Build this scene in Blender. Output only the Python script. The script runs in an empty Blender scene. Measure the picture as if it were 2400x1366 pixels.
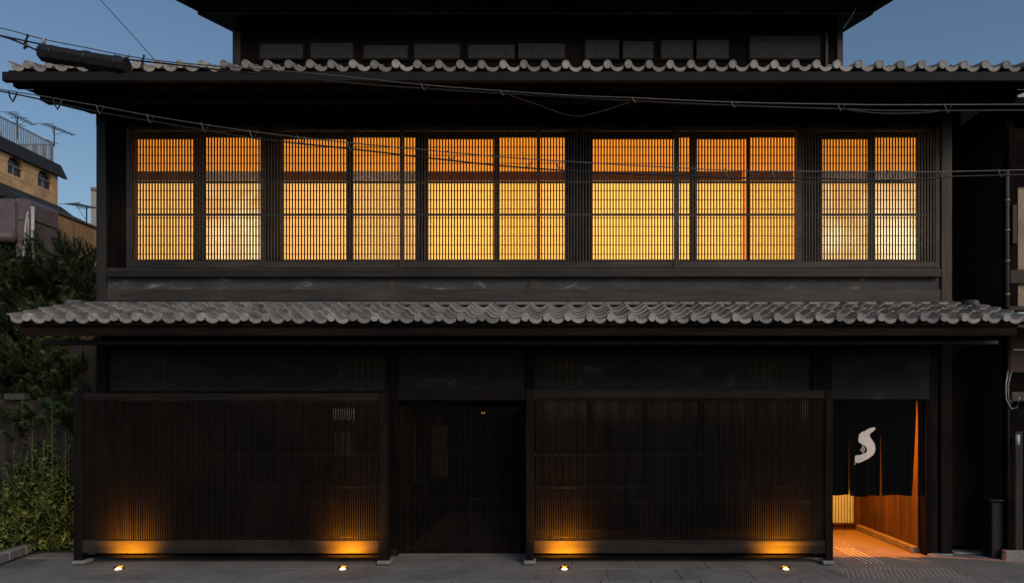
import bpy, math, random
from mathutils import Vector
random.seed(7)
R = math.radians
sc = bpy.context.scene
COL = sc.collection

# ------------------------------------------------------------------ camera, sky, sun, exposure
F = 1512.0; VX = 1330.0; HY = 965.0; H = 2.04      # focal length and eye point in photo pixels, eye height in metres
cam = bpy.data.cameras.new('camera'); camo = bpy.data.objects.new('camera', cam); COL.objects.link(camo)
camo.location = (0, 0, H); camo.rotation_euler = (R(90), 0, 0)
cam.sensor_width = 36; cam.lens = F / 2400 * 36
cam.shift_x = -(VX - 1200) / 2400; cam.shift_y = (HY - 683) / 2400
cam.clip_start = .05; cam.clip_end = 2000
sc.camera = camo
SUN_EL, SUN_AZ = 31, 148          # degrees; azimuth from +Y (north) clockwise
w = bpy.data.worlds.new('World'); sc.world = w; w.use_nodes = True
nt = w.node_tree; bg = nt.nodes['Background']
sky = nt.nodes.new('ShaderNodeTexSky'); sky.sky_type = 'NISHITA'; sky.sun_disc = False
sky.sun_elevation = R(SUN_EL); sky.sun_rotation = R(SUN_AZ)
sky.air_density = 1.45; sky.dust_density = .45; sky.ozone_density = 4.4
nt.links.new(sky.outputs[0], bg.inputs[0]); bg.inputs[1].default_value = .085
sun = bpy.data.lights.new('sun', 'SUN'); suno = bpy.data.objects.new('sun', sun); COL.objects.link(suno)
sun.energy = 1.45; sun.angle = R(28); sun.color = (1, .80, .64)
sd = Vector((math.sin(R(SUN_AZ)) * math.cos(R(SUN_EL)), math.cos(R(SUN_AZ)) * math.cos(R(SUN_EL)), math.sin(R(SUN_EL))))
suno.rotation_euler = (-sd).to_track_quat('-Z', 'Y').to_euler(); suno.location = (0, -10, 20)
sc.view_settings.view_transform = 'Standard'; sc.view_settings.look = 'None'
sc.view_settings.exposure = 0; sc.view_settings.gamma = 1
sc.render.engine = 'CYCLES'
sc.cycles.use_denoising = True
sc.cycles.sample_clamp_indirect = 4
sc.cycles.max_bounces = 8

# ------------------------------------------------------------------ helpers
def X_(px, D): return (px - VX) * D / F
def Z_(py, D): return H - (py - HY) * D / F
def P(px, py, D): return Vector((X_(px, D), D, Z_(py, D)))
def DX(px, X): return X * F / (px - VX)

class MB:
    def __init__(s): s.v = []; s.f = []; s.sm = []; s.edge = []
    def add(s, vs, fs, smooth=False):
        n = len(s.v); s.v += [tuple(v) for v in vs]
        for f in fs: s.f.append(tuple(i + n for i in f)); s.sm.append(smooth)
        return s
    def box(s, x0, x1, y0, y1, z0, z1, c=0):
        if x0 > x1: x0, x1 = x1, x0
        if y0 > y1: y0, y1 = y1, y0
        if z0 > z1: z0, z1 = z1, z0
        if c <= 0:
            return s.add([(x0,y0,z0),(x1,y0,z0),(x1,y1,z0),(x0,y1,z0),(x0,y0,z1),(x1,y0,z1),(x1,y1,z1),(x0,y1,z1)],
                  [(0,3,2,1),(4,5,6,7),(0,1,5,4),(1,2,6,5),(2,3,7,6),(3,0,4,7)])
        c = min(c, (x1-x0)*.4, (y1-y0)*.4, (z1-z0)*.4); vs = []; fs = []
        for ix in (0, 1):
            for iy in (0, 1):
                for iz in (0, 1):
                    X = (x0, x1)[ix]; Y = (y0, y1)[iy]; Z = (z0, z1)[iz]
                    sx = c if ix == 0 else -c; sy = c if iy == 0 else -c; sz = c if iz == 0 else -c
                    vs += [(X, Y+sy, Z+sz), (X+sx, Y, Z+sz), (X+sx, Y+sy, Z)]
        I = lambda a, b, d, k: ((a*2+b)*2+d)*3+k
        for a in (0, 1):
            q = [I(a,0,0,0), I(a,1,0,0), I(a,1,1,0), I(a,0,1,0)]; fs.append(q if a else q[::-1])
            q = [I(0,a,0,1), I(1,a,0,1), I(1,a,1,1), I(0,a,1,1)]; fs.append(q[::-1] if a else q)
            q = [I(0,0,a,2), I(1,0,a,2), I(1,1,a,2), I(0,1,a,2)]; fs.append(q if a else q[::-1])
        for a in (0, 1):
            for b in (0, 1):
                fs.append([I(a,b,0,0), I(a,b,0,1), I(a,b,1,1), I(a,b,1,0)])
                fs.append([I(a,0,b,0), I(a,0,b,2), I(a,1,b,2), I(a,1,b,0)])
                fs.append([I(0,a,b,1), I(0,a,b,2), I(1,a,b,2), I(1,a,b,1)])
                for d in (0, 1): fs.append([I(a,b,d,0), I(a,b,d,1), I(a,b,d,2)])
        return s.add(vs, fs)
    def pbox(s, px0, px1, py0, py1, D, depth, c=0):          # a box whose front face covers these photo pixels at distance D
        return s.box(X_(px0, D), X_(px1, D), D, D + depth, Z_(py1, D), Z_(py0, D), c)
    def tube(s, pts, r, n=6, cap=True):
        pts = [Vector(p) for p in pts]; rs = r if isinstance(r, (list, tuple)) else [r] * len(pts)
        rings = []; up = Vector((0, 0, 1))
        for i, p in enumerate(pts):
            t = (pts[min(i+1, len(pts)-1)] - pts[max(i-1, 0)])
            t = t.normalized() if t.length > 1e-9 else Vector((0, 0, 1))
            u = up if abs(t.dot(up)) < .95 else Vector((1, 0, 0))
            a = t.cross(u).normalized(); b = a.cross(t).normalized()
            rings.append([p + (a * math.cos(k*2*math.pi/n) + b * math.sin(k*2*math.pi/n)) * rs[i] for k in range(n)])
        vs = [v for g in rings for v in g]; fs = []
        for i in range(len(pts)-1):
            for k in range(n):
                fs.append((i*n+k, i*n+(k+1) % n, (i+1)*n+(k+1) % n, (i+1)*n+k))
        if cap: fs += [tuple(range(n))[::-1], tuple((len(pts)-1)*n+k for k in range(n))]
        return s.add(vs, fs, True)
    def prism(s, poly, axis, a, b):                           # poly of 2-D points extruded along an axis
        n = len(poly)
        def mk(p, t): return (t, p[0], p[1]) if axis == 0 else (p[0], t, p[1]) if axis == 1 else (p[0], p[1], t)
        vs = [mk(p, a) for p in poly] + [mk(p, b) for p in poly]
        fs = [tuple(range(n)), tuple(range(2*n-1, n-1, -1))] + [(i, i+n, (i+1) % n+n, (i+1) % n) for i in range(n)]
        return s.add(vs, fs)
    def mesh(s, name, mat=None):
        me = bpy.data.meshes.new(name); me.from_pydata(s.v, [], s.f)
        me.polygons.foreach_set('use_smooth', s.sm)
        if mat: me.materials.append(mat)
        me.update(); return me
    def build(s, name, mat, parent=None):
        return link(name, s.mesh(name, mat), parent)

def link(name, data, parent=None, loc=(0, 0, 0), rot=None, scale=None):
    o = bpy.data.objects.new(name, data); COL.objects.link(o)
    l = Vector(loc)
    if parent is not None:
        o.parent = parent
        if parent.parent is None and 'base' in parent: l = l - Vector(parent['base'])
    o.location = l
    if rot: o.rotation_euler = rot
    if scale: o.scale = scale
    return o
def tag(o, label, cat, group=None, kind=None):
    o['label'] = label; o['category'] = cat
    if group: o['group'] = group
    if kind: o['kind'] = kind
    return o
def thing(name, label, cat, base, group=None):
    o = bpy.data.objects.new(name, None); COL.objects.link(o); o.location = base; o['base'] = tuple(base)
    o.empty_display_size = .2
    return tag(o, label, cat, group)
def struct(o): o['kind'] = 'structure'; return o

# ------------------------------------------------------------------ materials
def mat(name):
    m = bpy.data.materials.new(name); m.use_nodes = True
    return m, m.node_tree, m.node_tree.nodes['Principled BSDF']
def setb(b, **k):
    for a, v in k.items(): b.inputs[a.replace('_', ' ')].default_value = v
def noise(nt, scale, vec=(1, 1, 1), detail=4, dist=0, rough=.55):
    g = nt.nodes.new('ShaderNodeNewGeometry'); mp = nt.nodes.new('ShaderNodeMapping'); mp.inputs['Scale'].default_value = vec
    n = nt.nodes.new('ShaderNodeTexNoise'); n.inputs['Scale'].default_value = scale; n.inputs['Detail'].default_value = detail
    n.inputs['Distortion'].default_value = dist; n.inputs['Roughness'].default_value = rough
    nt.links.new(g.outputs['Position'], mp.inputs[0]); nt.links.new(mp.outputs[0], n.inputs['Vector'])
    return n
def ramp(nt, src, stops):
    r = nt.nodes.new('ShaderNodeValToRGB'); e = r.color_ramp.elements
    while len(e) < len(stops): e.new(.5)
    for i, (p, c) in enumerate(stops): e[i].position = p; e[i].color = (*c, 1) if len(c) == 3 else c
    nt.links.new(src, r.inputs[0]); return r
def mixc(nt, fac, a, b, mode='MIX'):
    m = nt.nodes.new('ShaderNodeMix'); m.data_type = 'RGBA'; m.blend_type = mode
    for s, v in ((0, fac), (6, a), (7, b)):
        if hasattr(v, 'is_linked') or hasattr(v, 'links'): nt.links.new(v, m.inputs[s])
        else: m.inputs[s].default_value = v if s == 0 else (*v, 1)
    return m.outputs[2]
def bump(nt, b, src, strength, dist=.01):
    n = nt.nodes.new('ShaderNodeBump'); n.inputs['Strength'].default_value = strength; n.inputs['Distance'].default_value = dist
    nt.links.new(src, n.inputs['Height']); nt.links.new(n.outputs[0], b.inputs['Normal'])
def wood(name, c1, c2, axis, rough=.6, scale=14, spec=.35):
    m, nt, b = mat(name)
    v = [1, 1, 1]; v[axis] = .06
    n = noise(nt, scale, v, 5, 1.2); n2 = noise(nt, 1.3, (1, 1, 1), 3)
    r = ramp(nt, n.outputs[0], [(.3, c1), (.62, c2)])
    r2 = ramp(nt, n2.outputs[0], [(.3, (.6, .6, .6)), (.7, (1.25, 1.2, 1.15))])
    nt.links.new(mixc(nt, 1.0, r.outputs[0], r2.outputs[0], 'MULTIPLY'), b.inputs['Base Color'])
    setb(b, Roughness=rough, Specular_IOR_Level=spec); bump(nt, b, n.outputs[0], .35, .006)
    return m
def stained(name, c1, c2, c3, scale=1.2, rough=.75, lo=.56, hi=.78, vec=(1, 1, 1), grain=40):
    m, nt, b = mat(name)
    n = noise(nt, scale, vec, 6, .6, .62); n2 = noise(nt, grain, (1, 1, 1), 4)
    r = ramp(nt, n.outputs[0], [(.28, c1), (.55, c2), (lo + .02, c2), (hi, c3)])
    r2 = ramp(nt, n2.outputs[0], [(.3, (.75, .75, .75)), (.7, (1.2, 1.2, 1.2))])
    nt.links.new(mixc(nt, 1.0, r.outputs[0], r2.outputs[0], 'MULTIPLY'), b.inputs['Base Color'])
    setb(b, Roughness=rough, Specular_IOR_Level=.3); bump(nt, b, n2.outputs[0], .3, .004)
    return m
def plain(name, c, rough=.5, metal=0, spec=.4, var=.25, scale=20):
    m, nt, b = mat(name)
    n = noise(nt, scale, (1, 1, 1), 4)
    r = ramp(nt, n.outputs[0], [(.3, tuple(x*(1-var) for x in c)), (.7, tuple(x*(1+var) for x in c))])
    nt.links.new(r.outputs[0], b.inputs['Base Color']); setb(b, Roughness=rough, Metallic=metal, Specular_IOR_Level=spec)
    return m
def paper(name, c, c2=None, amount=(.45, .6), glow=None, gs=0):
    m = bpy.data.materials.new(name); m.use_nodes = True; nt = m.node_tree
    nt.nodes.remove(nt.nodes['Principled BSDF']); out = nt.nodes['Material Output']
    tr = nt.nodes.new('ShaderNodeBsdfTranslucent'); df = nt.nodes.new('ShaderNodeBsdfDiffuse')
    mx = nt.nodes.new('ShaderNodeMixShader'); mx.inputs[0].default_value = .12
    n = noise(nt, 9, (1, 1, .6), 5)
    r = ramp(nt, n.outputs[0], [(.25, tuple(x*.93 for x in c)), (.75, c)])
    col = r.outputs[0]
    if c2:
        n2 = noise(nt, 1.1, (1, 1, .8), 3, .8); f = ramp(nt, n2.outputs[0], [(amount[0], (0, 0, 0)), (amount[1], (1, 1, 1))])
        col = mixc(nt, f.outputs[0], col, c2)
    nt.links.new(col, tr.inputs[0]); df.inputs[0].default_value = (.25, .2, .14, 1)
    nt.links.new(tr.outputs[0], mx.inputs[1]); nt.links.new(df.outputs[0], mx.inputs[2]); nt.links.new(mx.outputs[0], out.inputs[0])
    if glow:                                  # lit pane: an even glow of its own besides what the room lamps add
        em = nt.nodes.new('ShaderNodeEmission'); ad = nt.nodes.new('ShaderNodeAddShader'); em.inputs[1].default_value = gs
        nt.links.new(mixc(nt, 1.0, col, glow, 'MULTIPLY'), em.inputs[0])
        nt.links.new(mx.outputs[0], ad.inputs[0]); nt.links.new(em.outputs[0], ad.inputs[1]); nt.links.new(ad.outputs[0], out.inputs[0])
    return m
def leaf(name, c1, c2, rough=.55):
    m, nt, b = mat(name)
    n = noise(nt, 3.2, (1, 1, 1), 3); n2 = noise(nt, 30, (1, 1, 1), 2)
    r = ramp(nt, n.outputs[0], [(.35, c1), (.65, c2)]); r2 = ramp(nt, n2.outputs[0], [(.3, (.7, .7, .7)), (.7, (1.3, 1.3, 1.3))])
    nt.links.new(mixc(nt, 1.0, r.outputs[0], r2.outputs[0], 'MULTIPLY'), b.inputs['Base Color'])
    setb(b, Roughness=rough, Specular_IOR_Level=.3)
    return m
M = {}
for ax, nm in ((0, 'x'), (1, 'y'), (2, 'z')):
    M['dark_' + nm] = wood('dark_stained_wood_' + nm, (.010, .009, .008), (.026, .022, .019), ax)
    M['grey_' + nm] = wood('weathered_wood_' + nm, (.022, .018, .015), (.062, .050, .041), ax)
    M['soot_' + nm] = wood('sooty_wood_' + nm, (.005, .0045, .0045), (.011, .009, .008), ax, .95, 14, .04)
    M['lat_' + nm] = wood('lattice_wood_' + nm, (.0038, .0029, .0025), (.0105, .008, .0068), ax, .8, 14, .12)
M['rail_pale'] = wood('worn_rail_wood', (.05, .042, .036), (.10, .085, .072), 0, .7, 14, .2)
M['rail_low'] = wood('bottom_rail_wood', (.013, .011, .0095), (.032, .027, .023), 0, .75, 9, .15)
M['rail'] = wood('rail_wood', (.008, .0068, .0058), (.018, .015, .0128), 0, .75, 14, .15)
M['cedar'] = wood('warm_cedar', (.035, .018, .009), (.10, .056, .027), 2, .6, 9)
M['cedar_dark'] = wood('dark_cedar', (.02, .008, .004), (.05, .02, .009), 2, .7, 9)
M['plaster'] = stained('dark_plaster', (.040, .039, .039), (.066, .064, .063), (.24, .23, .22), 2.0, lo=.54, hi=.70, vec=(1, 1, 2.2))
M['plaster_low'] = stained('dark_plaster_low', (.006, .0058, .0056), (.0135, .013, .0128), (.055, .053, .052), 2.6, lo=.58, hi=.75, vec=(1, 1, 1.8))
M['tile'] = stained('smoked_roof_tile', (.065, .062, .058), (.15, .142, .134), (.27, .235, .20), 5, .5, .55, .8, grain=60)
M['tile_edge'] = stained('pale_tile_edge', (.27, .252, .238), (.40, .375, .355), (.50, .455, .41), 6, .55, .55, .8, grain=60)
M['pave'] = stained('pavement_stone', (.14, .132, .12), (.215, .205, .188), (.32, .305, .28), 1.6, .8, .6, .8, grain=70)
M['road'] = stained('asphalt', (.04, .04, .04), (.055, .055, .055), (.07, .07, .07), 2, .85, grain=90)
M['stone'] = stained('granite', (.16, .155, .15), (.24, .235, .23), (.33, .32, .31), 7, .75, grain=90)
M['fascia'] = plain('painted_fascia', (.016, .015, .0155), .7, 0, .15, .2, 4)
M['fascia_brown'] = wood('brown_fascia', (.007, .0045, .004), (.017, .0105, .009), 0, .8, 14, .1)
M['metal'] = plain('zinc_flashing', (.17, .17, .17), .45, .3)
M['pipe'] = plain('dull_grey_pipe', (.075, .07, .066), .6, 0, .2)
M['black'] = plain('black_paint', (.008, .008, .008), .5)
M['steel'] = plain('galvanised_steel', (.32, .31, .30), .45, .5)
M['cable'] = plain('cable_jacket', (.014, .0135, .0135), .5)
M['strand'] = plain('steel_strand', (.13, .12, .11), .45, .4)
M['paper'] = paper('amber_paper', (.95, .86, .74), glow=(1, .555, .11), gs=.76)
M['paper_b'] = paper('amber_paper_deep', (.95, .84, .70), glow=(1, .53, .095), gs=.70)
M['paper_c'] = paper('amber_paper_light', (.95, .86, .74), glow=(1, .575, .125), gs=.80)
M['paper_dim'] = paper('dim_blind', (.8, .7, .55))
M['paper_top'] = paper('shaded_top_paper', (.86, .62, .30), glow=(1, .52, .12), gs=.60)  # darker orange puts the weaker light at the window tops into the colour
M['paper_reflect'] = paper('amber_paper_white_reflections', (.84, .66, .40), (1, 1, 1), (.47, .68), glow=(1, .72, .38), gs=.66)  # white patches put glass reflections into the paper colour
M['paper_peach'] = paper('peach_paper', (.86, .68, .44), glow=(1, .68, .26), gs=.80)
M['transom'] = paper('brown_board', (.42, .24, .15))
M['transom_reflect'] = paper('grey_board_glow', (.72, .72, .85))  # grey tint stands in for a reflection on the glass
M['room'] = plain('room_plaster', (.55, .45, .33), .9)
M['cloth'] = plain('black_cloth', (.0028, .0026, .0030), .95, 0, .1, .3, 60)
M['mark'] = plain('undyed_cloth', (.80, .70, .64), .9, 0, .1, .08, 120)

def emis(name, c, s):
    m = bpy.data.materials.new(name); m.use_nodes = True; nt = m.node_tree; b = nt.nodes['Principled BSDF']
    setb(b, Base_Color=(*c, 1), Emission_Color=(*c, 1), Emission_Strength=s); return m
M['lens'] = emis('lamp_lens', (1, .60, .22), 11)

M['light_stop'] = plain('matt_black_light_stop', (.002, .002, .002), 1, 0, 0)
AMBER = (1.0, .58, .13)
def lamp(name, kind, loc, power, color, size=.1, parent=None, aim=None, **k):
    l = bpy.data.lights.new(name, kind); l.energy = power; l.color = color
    if kind in ('POINT', 'SPOT'): l.shadow_soft_size = size
    else: l.size = size
    for a, v in k.items(): setattr(l, a, v)
    o = link(name, l, parent, loc)
    if aim is not None: o.rotation_euler = (Vector(aim)).to_track_quat('-Z', 'Y').to_euler()
    return o

# ------------------------------------------------------------------ the setting: ground, road, kerb, pavement
DW = 9.2                                   # distance of the house front
XL, XR = X_(225, DW), X_(2231, DW)         # outer faces of the corner posts
struct(MB().add([(-400, -300, -.16), (400, -300, -.16), (400, 700, -.16), (-400, 700, -.16)], [(0, 1, 2, 3)]).build('ground', plain('soil', (.05, .045, .035), .9, 0, .2, .3, 3)))
struct(MB().box(-60, 60, -6, 7.58, -.3, -.13).build('road', M['road']))
pav = MB().box(-40, 40, 7.82, 13.5, -.3, -.012)
pavo = struct(pav.build('pavement', plain('pavement_joint_mortar', (.12, .117, .11), .9)))
slab = MB().box(0, 1, 0, 1, -.03, 0, .004).mesh('paving_slab', M['pave'])
rows = [7.83, 8.43, 9.03, 9.63, 10.23, 10.83]
for j, y in enumerate(rows):
    x = -9.4 + (.45 if j % 2 else 0)
    x1 = 7.6 if y < 9.1 else 5.0
    if y > 9.1: x = 3.1 + (.45 if j % 2 else 0)
    while x < x1:
        wd = .9
        if not (y > 8.2 and x < -7.75):
            link('paving_slab', slab, pavo, (x + .002, y + .002, random.uniform(-.0015, .0015)), None, (wd - .004, .596, 1))
        x += wd
kst = MB().box(0, 1, 0, 1, -.17, 0, .012).mesh('kerb_stone', M['stone'])
ko = struct(MB().box(-40, 40, 7.6, 7.8, -.3, -.03).build('kerb', M['stone']))
x = -9.2
while x < 7.6:
    link('kerb_stone', kst, ko, (x, 7.59, .003), None, (.594, .228, 1)); x += .6

# ------------------------------------------------------------------ the town house
house = thing('town_house', 'dark timber town house with glowing lattice windows and tiled eaves', 'house', (-.6, DW, 0))
def hp(name, mb, m): return mb.build(name, m, house)

# ---- hidden body: side walls, floors, back wall, ceilings
hp('side_wall', MB().box(XL + .03, XL + .13, DW + .06, 17, -.1, 6.42).box(XL + .03, XL + .13, 13.0, 17, 6.42, 9.3), M['soot_z'])
hp('side_wall', MB().box(XR - .13, XR - .03, DW + .06, 17, -.1, 6.42).box(XR - .13, XR - .03, 13.0, 17, 6.42, 9.3), M['soot_z'])
hp('rear_wall', MB().box(XL, XR, 17, 17.1, -.1, 9.2), M['soot_z'])
hp('upper_floor', MB().box(XL + .14, XR - .14, DW + .12, 16.9, 3.55, 3.66), M['room'])
hp('room_ceiling', MB().box(XL + .14, XR - .14, DW + .12, 16.9, 6.32, 6.40), M['room'])
hp('room_wall', MB().box(XL + .14, XR - .14, 12.2, 12.3, 3.66, 6.32), M['room'])

# ---- roof tiles: one shared mesh for the field tile, one for the eave tile
PW = .2645
prof = [(0, .047), (.07, .046), (.13, .036), (.19, .014), (.27, -.010), (.38, -.024), (.5, -.029), (.63, -.023), (.76, -.007), (.88, .016), (.96, .036), (1.02, .044)]
def tile_body(mb, L=.275, th=.017):
    n = len(prof); vs = []
    for y in (0, L):
        for u, z in prof: vs.append((u*PW, y, z))
        for u, z in prof: vs.append((u*PW, y, z - th))
    fs = []
    for i in range(n-1):
        fs += [(i, i+1, 2*n+i+1, 2*n+i), (n+i+1, n+i, 3*n+i, 3*n+i+1), (i+1, i, n+i, n+i+1)]
    fs += [(0, 2*n, 3*n, n), (n-1, 2*n-1, 4*n-1, 3*n-1)]
    mb.add(vs, fs, False)
    k = len(mb.sm) - len(fs)
    for i in range(len(fs)-2):
        if i % 3 != 2: mb.sm[k+i] = True
        else: mb.edge.append(k+i)
    return mb
def vary(m, lo, hi):
    nt = m.node_tree; b = nt.nodes['Principled BSDF']; src = b.inputs['Base Color'].links[0].from_socket
    oi = nt.nodes.new('ShaderNodeObjectInfo'); r = ramp(nt, oi.outputs['Random'], [(0, (lo, lo, lo*.98)), (1, (hi, hi*.98, hi*.95))])
    nt.links.new(mixc(nt, 1.0, src, r.outputs[0], 'MULTIPLY'), b.inputs['Base Color'])
for k in ('tile', 'tile_edge'): vary(M[k], .66, 1.25)
def two_tone(me, idx):
    me.materials.append(M['tile_edge'])
    for i in idx: me.polygons[i].material_index = 1
    return me
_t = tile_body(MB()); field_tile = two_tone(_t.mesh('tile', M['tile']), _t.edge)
def eave_tile(disc=True):
    mb = tile_body(MB()); nb = len(mb.f)
    if disc:
        n = 18; r = .050; vs = []
        for y, rr in ((.03, r), (-.036, r), (-.042, r*.93), (-.042, r*.80), (-.038, r*.77)):
            vs += [(rr*math.cos(2*math.pi*k/n), y, rr*math.sin(2*math.pi*k/n)) for k in range(n)]
        fs = [(j*n+k, j*n+(k+1) % n, (j+1)*n+(k+1) % n, (j+1)*n+k) for j in range(4) for k in range(n)] + [tuple(4*n+k for k in range(n))]
        mb.add(vs, fs, False)
    m = 9; vs = []
    for y in (-.012, .012):
        for i in range(m):
            t = i/(m-1); u = .19 + .60*t
            zt = prof_z(u) - .004; zb = -.040 - .036*math.sin(math.pi*t)**.8
            vs += [(u*PW, y, zt), (u*PW, y, zb)]
    fs = []
    for i in range(m-1):
        a = 2*i; b = 2*m + 2*i
        fs += [(a, a+1, a+3, a+2), (b, b+2, b+3, b+1), (a, a+2, b+2, b), (a+1, b+1, b+3, a+3)]
    fs += [(0, 2*m, 2*m+1, 1), (2*m-2, 2*m-1, 4*m-1, 4*m-2)]
    mb.add(vs, fs)
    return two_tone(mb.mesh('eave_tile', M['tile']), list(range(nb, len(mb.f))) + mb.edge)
def prof_z(u):
    for (a, za), (b, zb) in zip(prof, prof[1:]):
        if a <= u <= b: return za + (zb-za)*(u-a)/(b-a)
    return prof[-1][1]
edge_tile = eave_tile(); edge_tile_plain = eave_tile(False)
def chain(*segs):
    out = [segs[0]]
    for end, n in segs[1:]:
        a = out[-1]; out += [a + (end-a)*(i+1)/n for i in range(n)]
    return out
DE = 8.0
low_px = chain(17, (66, 1), (220, 3), (829, 12), (1382, 11), (1917.7, 11), (2356, 9))
up_px = chain(18, (69, 1), (324, 5), (579, 5), (1180, 12), (1228.3, 1), (1960, 15), (2355, 8), (2404, 1))
def lay(roof, pxs, z0, slope, courses, tilt=4.2):
    xs = [X_(p, DE) for p in pxs]; xs.append(xs[-1] + PW)
    for c in range(courses):
        for i in range(len(xs)-1):
            wd = (xs[i+1]-xs[i])/PW
            me = field_tile if c else (edge_tile_plain if i == 0 else edge_tile)
            j = random.uniform
            link('eave_tile' if c == 0 else 'tile', me, roof,
                 (xs[i] + j(-.002, .002), DE + c*.24 + j(-.004, .004), z0 + c*.24*math.tan(slope) + j(-.003, .003)),
                 (slope - R(tilt) + j(-.008, .008), j(-.008, .008), j(-.01, .01)), (wd, 1, 1))
    return xs
zl = Z_(743, DE); zu = Z_(153, DE)
SL, SU = R(17.2), R(19)
xe = X_(2356, DE) + PW
lr = hp('lower_roof', MB().add([(-6.9, DE+.02, zl-.10), (xe, DE+.02, zl-.10), (xe, DW+.05, zl+1.23*math.tan(SL)-.09), (-6.9, DW+.05, zl+1.23*math.tan(SL)-.09),
    (-6.9, DE+.02, zl-.055), (xe, DE+.02, zl-.055), (xe, DW+.05, zl+1.23*math.tan(SL)-.05), (-6.9, DW+.05, zl+1.23*math.tan(SL)-.05)],
    [(0,3,2,1),(4,5,6,7),(0,1,5,4),(1,2,6,5),(2,3,7,6),(3,0,4,7)]), M['soot_x'])
lay(lr, low_px, zl, SL, 5)
xe2 = X_(2404, DE) + PW
yb = 13.0; zb = zu + (yb-DE)*math.tan(SU)
ur = hp('upper_roof', MB().add([(-6.95, DE+.02, zu-.10), (xe2, DE+.02, zu-.10), (xe2, yb, zb-.09), (-6.95, yb, zb-.09),
    (-6.95, DE+.02, zu-.055), (xe2, DE+.02, zu-.055), (xe2, yb, zb-.05), (-6.95, yb, zb-.05)],
    [(0,3,2,1),(4,5,6,7),(0,1,5,4),(1,2,6,5),(2,3,7,6),(3,0,4,7)]), M['soot_x'])
lay(ur, up_px, zu, SU, 2)
# flashing where the lower roof meets the wall
MB().box(X_(205, DW), X_(2246, DW), DW-.05, DW+.0, Z_(716, DW), Z_(708, DW), .008).build('flashing', M['metal'], lr)
MB().box(X_(222, DW), X_(2232, DW), DW-.03, DW+.0, Z_(707.6, DW), Z_(704, DW)).build('flashing', M['black'], lr)
for sx in (1, -1):                      # round verge tiles closing the top corners
    xa = X_(182 if sx > 0 else 2268, 9.1)
    MB().tube([(xa, 8.92, Z_(714, 9)), (xa, 9.22, Z_(710, 9.15))], .055, 12).build('verge_tile', M['tile'], lr)

# ---- lower eaves: fascia, soffit, eave beam
hp('fascia_board', MB().box(X_(48, 8.06), X_(2384, 8.06), 8.06, 8.10, Z_(786, 8.06), Z_(756, 8.06)), M['fascia_brown'])
hp('eave_beam', MB().box(X_(95, 8.4), X_(2341, 8.4), 8.4, 8.52, Z_(807, 8.4), Z_(797, 8.4) , .006), M['dark_x'])
hp('soffit', MB().add([(-6.88, 8.11, Z_(770, 8.1)), (5.63, 8.11, Z_(770, 8.1)), (5.63, DW, Z_(770, 8.1)+.25), (-6.88, DW, Z_(770, 8.1)+.25)], [(0, 1, 2, 3)]), M['soot_x'])
x = -6.75
while x < 5.55:
    hp('rafter', MB().add([(x, 8.12, 3.02), (x+.045, 8.12, 3.02), (x+.045, DW, 3.27), (x, DW, 3.27), (x, 8.12, 3.08), (x+.045, 8.12, 3.08), (x+.045, DW, 3.33), (x, DW, 3.33)],
       [(0,3,2,1),(4,5,6,7),(0,1,5,4),(1,2,6,5),(2,3,7,6),(3,0,4,7)]), M['soot_y']); x += .455
# ---- upper eaves
hp('fascia_board', MB().box(X_(5, 7.99), xe2 + .02, 7.985, 8.05, Z_(190, 7.99), Z_(168.6, 7.99), .004), M['fascia'])
hp('eave_batten', MB().box(X_(30, 8.12), xe2, 8.12, 8.2, Z_(203, 8.12), Z_(188, 8.12)), M['soot_x'])
hp('eave_beam', MB().box(X_(94, 8.4), xe2 - .1, 8.4, 8.54, Z_(235, 8.4), Z_(208, 8.4)), M['soot_x'])
hp('soffit', MB().add([(-6.9, 8.2, 6.13), (xe2-.05, 8.2, 6.13), (xe2-.05, DW, 6.34), (-6.9, DW, 6.34)], [(0, 1, 2, 3)]), M['soot_x'])
hp('verge_board', MB().add([(X_(93, 8.4), 8.4, Z_(236, 8.4)), (X_(93, 8.4)+.03, 8.4, Z_(236, 8.4)), (XL+.02, DW, Z_(268, DW)), (XL-.01, DW, Z_(268, DW)),
    (X_(93, 8.4), 8.4, Z_(208, 8.4)), (X_(93, 8.4)+.03, 8.4, Z_(208, 8.4)), (XL+.02, DW, Z_(235, DW)), (XL-.01, DW, Z_(235, DW))],
    [(0,3,2,1),(4,5,6,7),(0,1,5,4),(1,2,6,5),(2,3,7,6),(3,0,4,7)]), M['soot_y'])
x = -6.78
while x < 5.6:
    hp('rafter', MB().add([(x, 8.2, 6.08), (x+.045, 8.2, 6.08), (x+.045, DW, 6.28), (x, DW, 6.28), (x, 8.2, 6.14), (x+.045, 8.2, 6.14), (x+.045, DW, 6.34), (x, DW, 6.34)],
       [(0,3,2,1),(4,5,6,7),(0,1,5,4),(1,2,6,5),(2,3,7,6),(3,0,4,7)]), M['soot_y']); x += .455

# ---- posts and beams of the second storey
for a, b in ((225, 247), (2207, 2232)):
    hp('corner_post', MB().pbox(a, b, 262, 707, DW-.04, .16, .006), M['grey_z'] if a > 1000 else M['dark_z'])
hp('wall_plate', MB().pbox(225, 2232, 240, 296, DW+.003, .24), M['soot_x'])
hp('sheathing', MB().pbox(240, 2215, 650, 800, DW+.065, .10), M['soot_x'])
hp('wall_panel', MB().pbox(247, 296, 297, 628, DW+.02, .05), M['soot_z'])
hp('sill', MB().pbox(249, 2205.5, 628, 648, DW-.075, .14, .008), M['grey_x'])
hp('sill', MB().pbox(249, 2206, 631.5, 648, DW-.088, .012), M['dark_x'])
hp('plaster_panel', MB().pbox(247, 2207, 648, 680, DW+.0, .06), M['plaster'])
for a, b in ((912, 928), (1233, 1250)):
    hp('strut', MB().pbox(a, b, 647, 680, DW-.012, .03), M['grey_z'])
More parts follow.
